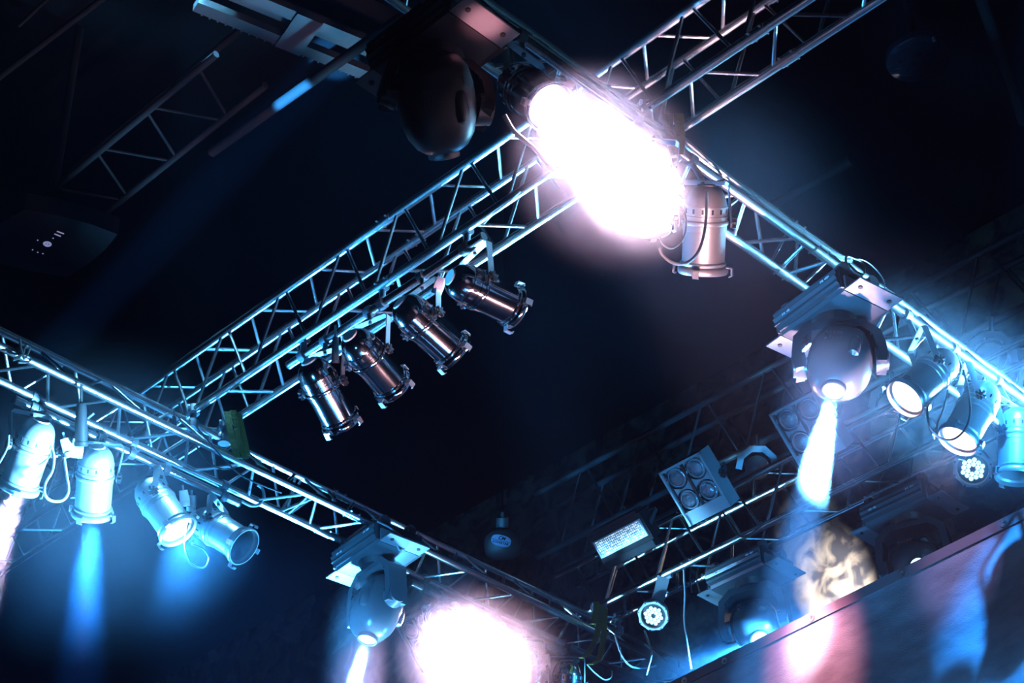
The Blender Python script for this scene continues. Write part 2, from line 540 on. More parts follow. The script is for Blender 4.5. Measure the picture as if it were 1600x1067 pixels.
# ------------------------------------------------------------------ par cans
R0 = .1
def par_meshes():
    ms = {}
    mb = MB().lathe([(.001, -.207), (.040, -.207), (.044, -.203), (.044, -.197), (.001, -.197)], 24)
    ms['cap'] = mb.mesh('cap_disc', CERAM)
    mb = MB().lathe([(.046, -.20), (.058, -.196), (.078, -.176), (.091, -.150), (.097, -.122), (.099, -.112), (.099, -.110)], 32)
    ms['dome'] = mb.mesh('dome', CHROME)
    mb = MB().lathe([(.0985, -.112), (.1015, -.110), (.1015, -.068), (.1045, -.066), (.1045, -.058), (.1015, -.056), (.1015, -.045), (.108, -.041), (.110, -.033),
                     (.108, -.025), (.1025, -.021), (.1025, .004), (.1, .006), (.1, .155), (.096, .155), (.096, -.02), (.05, -.04)], 40)
    ms['body'] = mb.mesh('body', CHROME)
    mb = MB()
    for k in range(14):
        a = 2 * math.pi * k / 14
        m = M.Rotation(a, 4, 'Z')
        mb.box((.1008, 0, -.09), (.004, .010, .022), m)
    ms['vents'] = mb.mesh('vents', INNER)
    mb = MB().lathe([(.0985, .15), (.106, .152), (.109, .158), (.106, .164), (.104, .170), (.114, .176), (.118, .182), (.118, .200), (.113, .208), (.108, .208), (.108, .186), (.097, .176), (.096, .155)], 40)
    ms['ring'] = mb.mesh('front_ring', CHROME)
    mb = MB().strap([(.112, 0, .172), (.138, 0, .176), (.140, 0, .212), (.128, 0, .216)], (0, 1, 0), .030, .004)
    ms['clip'] = mb.mesh('gel_clip', STEEL)
    mb = MB().lathe([(.094, .06), (.085, .045), (.06, .03), (.001, .024)], 28)
    for n, mt in (('lensD', DARKLENS), ('lensB', LENSB), ('lensP', LENSP)):
        ms[n] = mb.mesh('lens', mt)
    mb = MB()
    for k in range(6):
        m = M.Rotation(k * math.pi / 3, 4, 'Z')
        mb.box((.015, 0, 0), (.03, .011, .016), m)
    mb.tube((0, 0, -.012), (0, 0, .012), .013, 12)
    ms['knob'] = mb.mesh('knob', BLACK)
    return ms
PM = par_meshes()
CLIPA = {'default': (35, 125, 215, 305)}

def solve(a, b, n, p, toward, L):
    ra, rb = ray(*a), ray(*b)
    pr = p
    for _ in range(8):
        R = on(a[0], a[1], n, pr)
        v = R - CAM
        q = rb.dot(v)
        disc = q * q - (v.dot(v) - L * L)
        u = q if disc < 0 else (q - math.sqrt(disc) if toward else q + math.sqrt(disc))
        F = CAM + rb * u
        mid = (R + F) / 2
        pr += p - mid.dot(n)
    return R, F, mid

def par(label, group, a, b, n, p, toward, attach, lit_finish=False, yaxis=None, lens='lensD', L=.415, arm=.24, roll=20, beam=None, side=None):
    R_, F_, mid = solve(a, b, n, p, toward, L)
    ax = (F_ - R_).normalized()
    h = V(yaxis) if yaxis is not None else ax.cross(Z)
    h = (h - ax * h.dot(ax)).normalized()
    m = frame(mid, ax, h)
    T = thing('par_can', label, 'stage light', m, group)
    inv = m.inverted()
    prt = [put(nm, PM[k], T) for nm, k in (('rear_cap', 'cap'), ('dome', 'dome'), ('body', 'body'), ('front_ring', 'ring'), ('lens', lens))]
    put('vents', PM['vents'], prt[2])
    if lit_finish:
        for o_ in prt[1:4]:
            o_.material_slots[0].link = 'OBJECT'
            o_.material_slots[0].material = LITCAN
    for c in (0, 90, 180, 270):
        put('gel_clip', PM['clip'], T, M.Rotation(math.radians(c + roll), 4, 'Z'))
    # yoke towards the pipe
    top = V(attach)
    u = top - mid
    u = (u - h * u.dot(h))
    dist = u.length
    u.normalize()
    al = min(arm, dist - .07)
    hl, ul = (inv.to_3x3() @ h).normalized(), (inv.to_3x3() @ u).normalized()
    wl = hl.cross(ul)
    w = .122
    o = V((0, 0, -.034))
    pts = [o + hl * w - ul * .02, o + hl * w + ul * (al - .015), o + hl * (w - .015) + ul * al, o - hl * (w - .015) + ul * al, o - hl * w + ul * (al - .015), o - hl * w - ul * .02]
    mb = MB()
    mb.strap(pts, wl, .034, .005)
    yk = mb.build('yoke', STEEL, T)
    for s in (1, -1):
        put('knob', PM['knob'], yk, frame(o + hl * (s * (w + .014)), hl * s))
    tl = inv @ top
    yt = o + ul * (al + .003)
    mb = MB()
    mb.tube(yt - ul * .02, yt + ul * .03, .010, 8)
    mb.tube(yt + ul * .01, tl - ul * .01, .014, 10)
    pd = (inv.to_3x3() @ (D1 if n is D2 else D2)).normalized()
    mb.tube(tl - pd * .02, tl + pd * .02, .033, 16)
    mb.build('hook_clamp', DULL, T)
    if beam:
        for bm in beam:
            l = spot('par_lamp', (0, 0, 0), (0, 0, 1), *bm[:5])
            l.parent = T
            q = V((0, 0, 1)) if len(bm) < 6 else inv.to_3x3() @ V(bm[5])
            l.matrix_local = frame((0, 0, .20 if len(bm) > 5 else .16), -q)
    return T

CRI = V((1, 0, 0))
GA, GB, GC = 'par cans on the left truss pipe', 'polished par cans on the middle truss', 'par cans on the right truss'
GD = 'warm par cans at the lower centre'
def atA(t): return D2 * 7.83 + D1 * t + Z * ZPA
def atB(t): return D1 * 5.335 + D2 * t + Z * ZPB
def atC(t): return D2 * 4.035 + D1 * t + Z * 7.7
PLA, PLB, PLC = (D2, 7.83), (D1, 5.335), (D2, 4.02)
par('polished can nearest the left end of its pipe on the middle truss', GB, (482, 563), (536, 664), *PLB, 0, atB(6.52))
par('second polished can from the left on the middle truss pipe', GB, (546, 523), (617, 606), *PLB, 0, atB(6.16))
par('third polished can from the left on the middle truss pipe', GB, (623, 471), (712, 553), *PLB, 0, atB(5.74))
par('polished can at the right end of its pipe, lying nearly level', GB, (702, 432), (807, 482), *PLB, 0, atB(5.42))
par('par can at the top centre throwing the huge white beam', GC, (796, 124), (863, 170), *PLC, 1, atC(4.33), lens='lensP',
    beam=[(30000, (1, .62, .72), 24, .7, .06, P5D), (320, PINK, 130, .9, .07)])
par('can hanging upright beside the huge white beam, half lost in its glare', GC, (1020, 226), (1008, 360), *PLC, 1, atC(5.10), lit_finish=True, yaxis=CRI)
par('upright can with a loose cable loop, right of the huge white beam', GC, (1104, 290), (1098, 425), *PLC, 0, atC(5.50), lit_finish=True, yaxis=CRI, L=.405)
par('glowing can at the left edge, leftmost on the left truss pipe', GA, (66, 656), (27, 765), *PLA, 0, atA(4.40), lit_finish=True, yaxis=D1, lens='lensP',
    beam=[(40000, (1, .60, .74), 17, .4, .05)])
par('upright glowing can throwing a deep blue shaft straight down, second from the left edge', GA, (152, 697), (144, 806), *PLA, 0, atA(4.80), lit_finish=True, yaxis=CRI, lens='lensB',
    beam=[(32000, BLUE, 17, .3, .05), (12000, PINK, 4, .6, .03)])
par('glowing can tilted right, with a starburst at its mouth', GA, (225, 755), (280, 832), *PLA, 1, atA(5.26), lit_finish=True, lens='lensB',
    beam=[(3000, CYAN, 100, .8, .05)])
par('unlit can at the right end of the left pipe, its dark mouth open', GA, (308, 807), (382, 855), *PLA, 1, atA(5.68), lit_finish=True)
par('blazing warm can nearest the yoke of the moving head at lower centre', GD, (684, 952), (700, 985), *PLA, 1, atA(7.47), yaxis=CRI, lens='lensP',
    beam=[(1600, PINK, 95, .9, .07)])
par('blazing warm can, second of the lower centre row', GD, (757, 985), (772, 1022), *PLA, 1, atA(7.85), yaxis=CRI, lens='lensP',
    beam=[(1300, PINK, 95, .9, .07)])
par('can veiled in pink glare, third of the lower centre row', GD, (825, 1003), (820, 1100), *PLA, 0, atA(8.24))
par('silver can cut off by the bottom edge, last of the lower centre row', GD, (886, 1030), (884, 1130), *PLA, 0, atA(8.63), yaxis=CRI)
par('lit can at right with its glowing mouth facing left', GC, (1485, 558), (1413, 624), *PLC, 1, atC(7.26), lit_finish=True, lens='lensP', beam=[(150, PINK, 60, .8, .06)])
par('lit can at right, lower and steeper, with a cable loop across it', GC, (1545, 604), (1496, 690), *PLC, 1, atC(7.70), lit_finish=True, lens='lensP', beam=[(150, PINK, 60, .8, .06)])
par('white-lit can cut by the right edge, its mouth dark', GC, (1590, 640), (1588, 748), *PLC, 1, atC(8.13), lit_finish=True)

# ------------------------------------------------------------------ moving heads
def moving_head(label, px, n, p, yaw_dir, base_yaw=0, drop=.32, head_px=None, lens_px=None, toward=1, beam=None, lit=True, head_dir=None, hook=None, shell=SHELL, name='moving_head'):
    o = on(px[0], px[1], n, p)
    T = thing(name, label, 'moving light', frame(o, Z, M.Rotation(base_yaw, 3, 'Z') @ D2), 'moving heads')
    # base: x along D2, y along -D1, z up
    prof = []
    hy, hz_ = .20, .075
    side = []
    for k in range(13):       # ribbed side
        a = -math.pi / 2 + math.pi * k / 12
        rr = .075 - (.015 if k % 2 else 0)
        side.append((.145 + rr * math.cos(a) * .75, rr * math.sin(a)))
    poly = side + [(-x, -y) for x, y in side]
    m = M(((0, 0, 1, 0), (1, 0, 0, 0), (0, 1, 0, 0), (0, 0, 0, 1)))   # prism z -> x, poly x -> y, poly y -> z
    bm_ = MB().prism(poly, -.225, .225, m)
    base = bm_.build('base', shell, T)
    for s in (-1, 1):
        MB().box((s * .228, 0, 0), (.012, .34, .13)).build('end_panel', BLACK, base)
    for s in (-1, 1):
        MB().tube((s * .232, .07, 0), (s * .238, .07, 0), .05, 24).build('fan_grille', DARKLENS, base)
    mb = MB().strap([(-.235, -.02, -.02), (-.262, -.02, -.02), (-.262, -.12, -.02), (-.235, -.12, -.02)], (0, 0, 1), .02, .008)
    mb.build('handle', SATIN, base)
    for cx, cz, n_ in ((.15, -.012, 7), (-.13, .012, 8)):
        mb = MB()
        for q_ in range(n_):
            if q_ != 3:
                mb.box((cx - q_ * .008, .2035, cz + (.002 if q_ % 2 else 0)), (.005, .002, .012 - .004 * (q_ % 3 == 1)))
        mb.build('marking', PLUG, base)
    mb = MB().tube((0, 0, -.07), (0, 0, -.115), .12, 28, .10)
    mb.build('pan_collar', BLACK, base)
    for s in (-1, 1):
        mb = MB().box((s * .285, 0, -.07), (.11, .30, .008)).box((s * .240, 0, -.03), (.012, .30, .08))
        pl = mb.build('mounting_plate', PLATE, T)
        for k in (-.1, .1):
            MB().tube((s * .29, k, -.080), (s * .29, k, -.066), .012, 10).build('plate_bolt', BLACK, pl)
        for k in (-.1, .1):
            hk = hook if hook is not None else .10
            mb = MB().tube((s * .2, k, .06), (s * .2, k, hk), .014, 10).tube((s * .2 - .02, k, hk), (s * .2 + .02, k, hk), .034, 16)
            mb.build('hook_clamp', DULL, T)
    # yoke, turned about the vertical
    inv = T.matrix_world.inverted().to_3x3()
    h = (inv @ V(yaw_dir)).normalized()
    f = h.cross(V((0, 0, 1)))
    mb = MB()
    Wd = .20
    pts = [(-Wd, -drop - .05), (-Wd - .012, -drop + .04), (-Wd + .005, -.19), (-.13, -.13), (0, -.125), (.13, -.13), (Wd - .005, -.19), (Wd + .012, -drop + .04), (Wd, -drop - .05)]
    mb.strap([h * a + V((0, 0, b)) for a, b in pts], f, .13, .045)
    yk = mb.build('yoke', shell, T)
    for a, b in pts[1:-1]:
        for s in (-1, 1):
            q = h * (a * .86) + V((0, 0, b - .012)) + f * (s * .055)
            MB().tube(q - f * .002, q + f * (s * .014), .006, 8).build('rivet', BLACK, yk)
    for s in (-1, 1):
        mb = MB().tube(h * (s * (Wd - .03)) + V((0, 0, -drop)), h * (s * (Wd + .035)) + V((0, 0, -drop)), .07, 24, .055)
        mb.build('tilt_bearing', shell, yk)
    piv = V((0, 0, -drop))
    pw = T.matrix_world @ piv
    if lens_px is not None:
        r = ray(*lens_px)
        Lh = .235
        v = pw - CAM
        q = r.dot(v)
        d2_ = q * q - (v.dot(v) - Lh * Lh)
        t = q if d2_ < 0 else (q - math.sqrt(d2_) if toward else q + math.sqrt(d2_))
        hd = (CAM + r * t - pw).normalized()
    else:
        hd = V(head_dir).normalized()
    hl = (inv @ hd).normalized()
    hm = frame(piv, hl, h)
    mb = MB().lathe([(.001, -.20), (.07, -.198), (.115, -.18), (.145, -.13), (.158, -.06), (.16, .01), (.153, .08), (.135, .14), (.105, .185), (.075, .205), (.062, .21)], 40, None, 1.0, .92, 2.5)
    head = mb.build('head', shell, T, hm)
    mb = MB().lathe([(.062, .205), (.066, .222), (.063, .232), (.055, .234), (.052, .222), (.05, .2)], 28)
    mb.build('lens_barrel', BLACK, head)
    mb = MB().lathe([(.052, .222), (.03, .228), (.001, .23)], 24)
    mb.build('lens', LENSB if lit else DARKLENS, head)
    for sd in (-1, 1):
        mb = MB()
        for r_ in range(2):
            for c in range(5):
                mb.box((-.07 + c * .018, sd * .143, -.05 + r_ * .032), (.009, .012, .024))
        mb.build('vents', BLACK, head)
    mb = MB().lathe([(.001, -.07), (.022, -.062), (.032, -.03), (.034, .02), (.028, .06), (.001, .075)], 16, M.Translation((.075, .118, .02)), 1, 1.2)
    mb.build('shell_pod', shell, head)
    mb = MB().lathe([(.001, -.07), (.022, -.062), (.032, -.03), (.034, .02), (.028, .06), (.001, .075)], 16, M.Translation((.075, -.118, .02)), 1, 1.2)
    mb.build('shell_pod', shell, head)
    for s in (-1, 1):      # panel seam ridges running along the shell
        mb = MB().path([(.098, s * .118, -.10), (.106, s * .119, -.02), (.104, s * .116, .06), (.085, s * .098, .13)], .004, 6)
        mb.build('seam', BLACK, head)
    if beam:
        for bm in beam:
            wt, col, deg, bl, rd = bm[:5]
            l = spot('head_lamp', (0, 0, 0), (0, 0, 1), wt, col, deg, bl, rd)
            l.parent = head
            q = V((0, 0, 1)) if len(bm) < 6 else (T.matrix_world @ hm).to_3x3().inverted() @ V(bm[5])
            l.matrix_local = frame((0, 0, .25), -q)
    return T

PLAM = (D2, 7.69)
moving_head('grey moving head under the left truss, firing a white shaft to the lower left', (590, 864), *PLAM, V((.62, -.78, 0)), math.radians(-6), .39, lens_px=(573, 1001),
            beam=[(300000, ICE, 8, .15, .035)])
moving_head('large grey moving head under the right truss, its white shaft hitting the blinder', (1300, 487), D2, 4.10, V((1, -.1, 0)), math.radians(-9), lens_px=(1302, 613),
            beam=[(500000, ICE, 10, .15, .035)])
moving_head('moving head at the top centre, its shell blackened to a silhouette', (682, 72), D2, 4.08, V((.9, .3, 0)), head_dir=(.1, .75, -.6), lit=False, shell=BLACK)  # black shell puts the unlit silhouette into the colour
moving_head('moving head under the lower right truss, lamp just over the left end of the banner', (1172, 898), D1, 9.04, V((.9, -.4, 0)), 0, .38, lens_px=(1188, 1000),
            beam=[(2500, CYAN, 110, .8, .05), (14000, CYAN, 34, .6, .04, D2 * .95 - Z * .02)])
moving_head('lit moving head at the right, half hidden by the banner', (1418, 798), D1, 9.04, V((.9, -.4, 0)), 0, .38, lens_px=(1436, 886), beam=[(200, CYAN, 60, .6, .05), (26000, CYAN, 17, .5, .04, D2 * .98 + D1 * .03 - Z * .01)])  # second spots of both heads added, turned off the lens along the banner

# ------------------------------------------------------------------ blinders and strobe
SLOPE = (Z * -.72 + D1 * .70).normalized()        # down the tilted face
FN = -(D2.cross(SLOPE)).normalized()
if FN.z > 0:
    FN = -FN

def blinder(label, px, p, w=.35, hh=.41, spread=None):
    o = on(px[0], px[1], D1, p)
    m = frame(o, FN, -D2)     # z out of the face, x to the right along the truss
    inv = m.inverted().to_3x3()
    dn = (inv @ SLOPE).normalized()
    sy = 1 if dn.y > 0 else -1
    T = thing('blinder', label, 'stage light', m, 'four-lamp blinders')
    cy_ = -sy * .035
    mb = MB().box((0, 0, -.075), (w, hh, .13)).box((0, sy * (hh / 2 - .04), -.006), (w, .08, .012))
    for s in (-1, 1):
        mb.box((s * (w / 2 - .008), 0, 0), (.016, hh, .03))
    mb.box((0, -sy * (hh / 2 - .008), 0), (w, .016, .03)).box((0, sy * (hh / 2 - .085), 0), (w - .032, .014, .026))
    mb.build('housing', SATIN, T)
    mb = MB().box((0, cy_, -.002), (.016, hh - .11, .022))
    for s in (-1, 1):
        mb.box((s * (w / 2 - .022), cy_, -.006), (.012, hh - .11, .008))
    mb.build('divider', BLACK, T)
    for i in (-1, 1):
        for j in (-1, 1):
            c = V((i * w * .235, cy_ + j * .083, -.004))
            lm = MB().lathe([(.076, -.004), (.079, .004), (.074, .010), (.068, .004), (.064, -.004)], 28, M.Translation(c)).build('lamp_ring', CHROME, T)
            MB().lathe([(.066, -.014), (.056, -.004), (.048, .000), (.03, .008), (.001, .011)], 28, M.Translation(c)).build('lamp_glass', GLASS, lm)
            MB().lathe([(.050, -.002), (.052, .006), (.046, .007), (.044, .001)], 24, M.Translation(c)).build('lamp_rim', CHROME, lm)
    up = (inv @ Z).normalized()
    for s in (-1, 1):
        mb = MB().strap([(s * (w / 2 + .012), 0, -.07), (s * (w / 2 + .012), -sy * .02, -.16), (s * (w / 2 - .02), -sy * .03, -.24)], (0, 1, 0), .04, .006)
        br = mb.build('bracket', DULL, T)
        put('knob', PM['knob'], br, frame((s * (w / 2 + .025), 0, -.07), (s, 0, 0)))
    return T

blinder('four-lamp blinder with a pale frame, on the lower right truss, fully in view', (1086, 764), 8.46)
blinder('four-lamp blinder behind the white shaft of the large moving head', (1262, 673), 8.46)
bo = on(668, 1000, D1, 8.9)
blinder('four-lamp blinder drowned in pink glare beside the lower moving head', (665, 1000), 8.6)

STROBE = bpy.data.materials.new('strobe_reflector')
STROBE.use_nodes = True
nt = STROBE.node_tree
b = nt.nodes['Principled BSDF']
tc = nt.nodes.new('ShaderNodeTexCoord')
vo = nt.nodes.new('ShaderNodeTexVoronoi')
vo.inputs['Scale'].default_value = 62
vo.inputs['Randomness'].default_value = .25
rp = nt.nodes.new('ShaderNodeValToRGB')
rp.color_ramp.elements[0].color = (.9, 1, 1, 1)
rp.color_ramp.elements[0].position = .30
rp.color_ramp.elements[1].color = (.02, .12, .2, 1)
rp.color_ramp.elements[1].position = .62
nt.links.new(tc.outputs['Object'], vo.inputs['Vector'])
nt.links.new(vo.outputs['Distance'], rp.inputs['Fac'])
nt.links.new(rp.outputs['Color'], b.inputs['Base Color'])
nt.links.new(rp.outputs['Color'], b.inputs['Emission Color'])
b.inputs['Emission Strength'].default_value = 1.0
b.inputs['Roughness'].default_value = .3

def strobe(px, p):
    o = on(px[0], px[1], D1, p)
    m = frame(o, FN, -D2)
    inv = m.inverted().to_3x3()
    sy = 1 if (inv @ SLOPE).y > 0 else -1
    T = thing('strobe', 'black strobe with a bright dimpled window, left of the blinders', 'stage light', m)
    mb = MB().box((0, 0, -.06), (.46, .20, .12)).box((0, sy * .125, -.03), (.44, .05, .08)).box((0, -sy * .11, -.06), (.40, .03, .1))
    mb.build('housing', ROOFBLK, T)
    MB().box((0, 0, .003), (.40, .105, .010)).build('window', STROBE, T)
    mb = MB()
    for s in (-1, 1):
        mb.box((s * .205, 0, .006), (.012, .125, .016))
        mb.box((0, s * .058, .006), (.41, .010, .012))
    mb.build('window_frame', SATIN, T)
    MB().strap([(-.24, 0, -.05), (-.24, -sy * .05, -.2), (.24, -sy * .05, -.2), (.24, 0, -.05)], (0, 1, 0), .03, .006).build('bracket', DULL, T)
    return T
strobe((970, 841), 8.5)

# ------------------------------------------------------------------ LED cans
def led_can(label, px, n, p, face, rot, rad, attach):
    o = on(px[0], px[1], n, p)
    m = frame(o, face, M.Rotation(rot, 3, V(face).normalized()) @ CR)
    T = thing('led_can', label, 'stage light', m, 'round LED cans')
    k = rad / .1
    prof = []
    N = 80
    mb = MB()
    for z, q in ((-.012, .93), (-.012, 1.0), (.004, 1.0), (.012, .96), (.012, .82), (-.006, .78)):
        b0 = len(mb.v)
        for i in range(N):
            a = 2 * math.pi * i / N
            r = q * (.1 + (.0035 * math.cos(8 * a) if q > .9 else 0)) * k
            mb.v.append(V((r * math.cos(a), r * math.sin(a), z * k)))
        if b0:
            mb.band(b0 - N, b0, N)
    rg = mb.build('front_ring', SATIN, T)
    mb = MB()
    for i in range(8):
        a = 2 * math.pi * i / 8
        mb.tube(V((math.cos(a), math.sin(a), 0)) * (.096 * k) + V((0, 0, .008 * k)), V((math.cos(a), math.sin(a), 0)) * (.096 * k) + V((0, 0, .014 * k)), .005 * k, 8)
    mb.build('screw', BLACK, rg)
    MB().lathe([(.092, -.012), (.09, -.06), (.075, -.12), (.05, -.15), (.001, -.155)], 32, M.Scale(k, 4)).build('body', BLACK, T)
    MB().tube((0, 0, -.010 * k), (0, 0, -.004 * k), .08 * k, 40).build('led_board', BLACK, T)
    lm = MB().lathe([(.0112, -.003), (.0118, .004), (.009, .008), (.0045, .0085), (.0035, .005), (.001, .0045)], 16, M.Scale(k, 4)).mesh('led_lens', LEDL)
    s = .0262 * k
    for a in range(-2, 3):
        for c in range(-2, 3):
            if abs(a + c) <= 2 and (a or c):
                put('led', lm, T, M.Translation((s * (a + c / 2), s * c * .866, 0)))
    inv = m.inverted()
    tl = inv @ V(attach)
    x = V((1, 0, 0))
    u = (tl - x * tl.x)
    u.z = u.z
    L = u.length
    u.normalize()
    mb = MB().strap([u * (.075 * k) + V((0, 0, -.05)), u * (L * .55) + V((0, 0, -.045)), u * (L * .9) + V((0, 0, -.02))], x, .085, .006)
    mb.build('bracket', SHELL, T)
    MB().tube(u * (L * .82) + V((0, 0, -.05 * k)), tl, .014, 8).build('hook_clamp', DULL, T)
    return T

def tocam(px, n, p, k):
    o = on(px[0], px[1], n, p)
    return (CAM - o).normalized() + V(k)
led_can('round LED can facing out below the left end of the lower right truss', (1021, 962), D1, 8.85, tocam((1021, 962), D1, 8.85, (-.2, .1, -.3)), math.radians(-12), .105,
        D1 * 8.82 + D2 * 7.0 + Z * 7.97)
led_can('round LED can below the lit cans near the right edge', (1520, 733), D1, 8.9, tocam((1520, 733), D1, 8.9, (-.15, .15, -.35)), math.radians(25), .118,
        D1 * 8.84 + D2 * 4.6 + Z * 7.97)

# ------------------------------------------------------------------ small dark fixtures with octagonal brackets on the roof truss
def scoop(label, px, p, r=.085):
    o = on(px[0], px[1], D1, p)
    m = frame(o, (CAM - o).normalized() + V((0, 0, -.2)), CR)
    T = thing('bracket_light', label, 'stage light', m, 'dark lights with octagonal brackets')
    pts = []
    for k in range(6):
        a = math.radians(-10 + k * 40)
        pts.append((1.55 * r * math.cos(a), 1.55 * r * math.sin(a), 0))
    MB().strap(pts, (0, 0, 1), .03, .045).build('bracket', SATIN, T)
    MB().lathe([(r, .06), (r * 1.05, .05), (r * 1.05, -.06), (r * .8, -.14), (.001, -.16)], 28).build('body', BLACK, T)
    MB().lathe([(r * .98, .05), (r * .5, .03), (.001, .02)], 24).build('lens', DARKLENS, T)
    MB().tube((0, r * 1.5, 0), (0, r * 2.6, -.02), .014, 8).build('hook_clamp', DULL, T)
    return T
scoop('dark light with octagonal bracket between the two blinders', (1183, 728), 9.4)
scoop('dark light with octagonal bracket beyond the right truss near the right edge', (1548, 557), 9.4, .10)
scoop('dark light with octagonal bracket just left of the lit can mouth', (1392, 632), 9.4)

# ------------------------------------------------------------------ banner
FAB = bpy.data.materials.new('dark_banner_cloth')
FAB.use_nodes = True
nt = FAB.node_tree
b = nt.nodes['Principled BSDF']
tc = nt.nodes.new('ShaderNodeTexCoord')
mp = nt.nodes.new('ShaderNodeMapping')
mp.inputs['Scale'].default_value = (1.6, 3.6, 1)
mp.inputs['Rotation'].default_value = (0, 0, .5)
n1 = nt.nodes.new('ShaderNodeTexNoise')
n1.inputs['Scale'].default_value = 2.2
n1.inputs['Detail'].default_value = 9
n2 = nt.nodes.new('ShaderNodeTexNoise')
n2.inputs['Scale'].default_value = 160
rp = nt.nodes.new('ShaderNodeValToRGB')
rp.color_ramp.elements[0].color = (.20, .19, .22, 1)
rp.color_ramp.elements[1].color = (.34, .33, .38, 1)
rp.color_ramp.elements[0].position = .3
rp.color_ramp.elements[1].position = .62
ad = nt.nodes.new('ShaderNodeMath')
ad.operation = 'MULTIPLY_ADD'
ad.inputs[1].default_value = .25
bp = nt.nodes.new('ShaderNodeBump')
bp.inputs['Strength'].default_value = .55
bp.inputs['Distance'].default_value = .03
L_ = nt.links.new
L_(tc.outputs['Object'], mp.inputs['Vector'])
L_(mp.outputs['Vector'], n1.inputs['Vector'])
L_(tc.outputs['Object'], n2.inputs['Vector'])
L_(n1.outputs['Fac'], rp.inputs['Fac'])
L_(rp.outputs['Color'], b.inputs['Base Color'])
L_(n2.outputs['Fac'], ad.inputs[0])
L_(n1.outputs['Fac'], ad.inputs[2])
L_(ad.outputs[0], bp.inputs['Height'])
L_(bp.outputs['Normal'], b.inputs['Normal'])
b.inputs['Roughness'].default_value = .5
HEM = mat('banner_hem', (.20, .15, .17), .6, noise=.08, nscale=40)

BP = 8.72
e0, e1 = on(1050, 1067, D1, BP), on(1600, 796, D1, BP)
ed = (e1 - e0).normalized()
dn = (Z * -1 - ed * (Z * -1).dot(ed)).normalized()
e0 = e0 - ed * .8
LEN = (e1 - e0).length + 1.2
HT = 2.6
fm = frame(e0, ed.cross(dn), ed)
if (fm.to_3x3().col[1] - dn).length > 1:
    fm = frame(e0, -ed.cross(dn), ed)
BT = thing('banner', 'dark creased cloth banner with a grommeted hem across the lower right corner', 'banner', fm)
mb = MB()
nx, ny = 70, 40
for th in (0, 1):
    b0 = len(mb.v)
    for j in range(ny + 1):
        for i in range(nx + 1):
            x, y = LEN * i / nx, HT * j / ny
            z = .018 * math.sin(x * 2.3 + y * 1.1) * min(1, y) + .010 * math.sin(x * 5.1 - y * 3.0 + 1) * min(1, y * 2)
            mb.v.append(V((x, y, z + th * .006)))
    for j in range(ny):
        for i in range(nx):
            q = b0 + j * (nx + 1) + i
            f_ = (q, q + 1, q + nx + 2, q + nx + 1)
            mb.f.append(f_ if th else f_[::-1])
mb.build('cloth', FAB, BT)
mb = MB()
mb.box((LEN / 2, .028, .003), (LEN, .068, .026))
hem = mb.build('hem', HEM, BT)
def gl(px):
    q = fm.inverted() @ on(px[0], px[1], D1, BP)
    return q.x
for px in ((1071, 1062), (1134, 1034), (1271, 973), (1413, 903), (1570, 817)):
    gx = gl(px)
    MB().lathe([(.009, .017), (.022, .019), (.022, -.019), (.009, -.017), (.009, .017)], 20, M.Translation((gx, .034, .003))).build('grommet', GROM, BT)

# ------------------------------------------------------------------ chain hoist with its badge
INK = mat('badge_ink', (.006, .006, .008), .9, noise=.05, spec=0.0)
ho = on(785, 852, D2, 8.6)
HT_ = thing('chain_hoist', 'dark chain hoist with a pale oval badge above the left truss', 'hoist', frame(ho, (CAM - ho).normalized() + V((0, 0, -.1)), CR))
MB().lathe([(.001, -.30), (.09, -.29), (.115, -.25), (.12, -.08), (.115, -.02), (.09, 0), (.001, .004)], 32, None, 1.2, 1.0, 2.6).build('body', BLACK, HT_)
MB().tube((0, .1, -.15), (0, .2, -.15), .05, 20).tube((0, .2, -.15), (0, .24, -.15), .015, 8).build('hook_block', DULL, HT_)
MB().path([(0, .22, -.15), (0, 1.2, -.2), (0, 2.6, -.3)], .007, 6).build('chain', INK, HT_)
BADGE = mat('badge_plate', (.35, .38, .6), .5, noise=.05)
bm_ = M.Translation((-.01, .035, .006)) @ M.Rotation(math.radians(-14), 4, 'Z')
poly = []
for k in range(32):
    a = 2 * math.pi * k / 32
    c, s_ = math.cos(a), math.sin(a)
    q = (abs(c) ** 2.8 + abs(s_) ** 2.8) ** (-1 / 2.8)
    poly.append((.075 * c * q, .042 * s_ * q))
bd = MB().prism(poly, 0, .004, bm_).build('badge', BADGE, HT_)
MB().box((0, .002, .0045), (.145, .0025, .001), bm_).build('badge_line', INK, bd)
def text(s_, size, loc, mt, parent, m, name, shear=0):
    c = bpy.data.curves.new(name, 'FONT')
    c.body = s_
    c.size = size
    c.align_x = 'CENTER'
    c.extrude = .0006
    c.shear = shear
    c.offset = size * .03
    c.materials.append(mt)
    tmp = bpy.data.objects.new(name, c)
    COL.objects.link(tmp)
    me = bpy.data.meshes.new_from_object(tmp.evaluated_get(bpy.context.evaluated_depsgraph_get()))
    bpy.data.objects.remove(tmp)
    o = bpy.data.objects.new(name, me)
    COL.objects.link(o)
    o.parent = parent
    o.matrix_local = m @ M.Translation(loc)
    return o
text('CM', .036, (0, .009, .005), INK, bd, bm_, 'badge_lettering', .25)
text('LODESTAR', .025, (0, -.022, .005), INK, bd, bm_, 'badge_lettering')

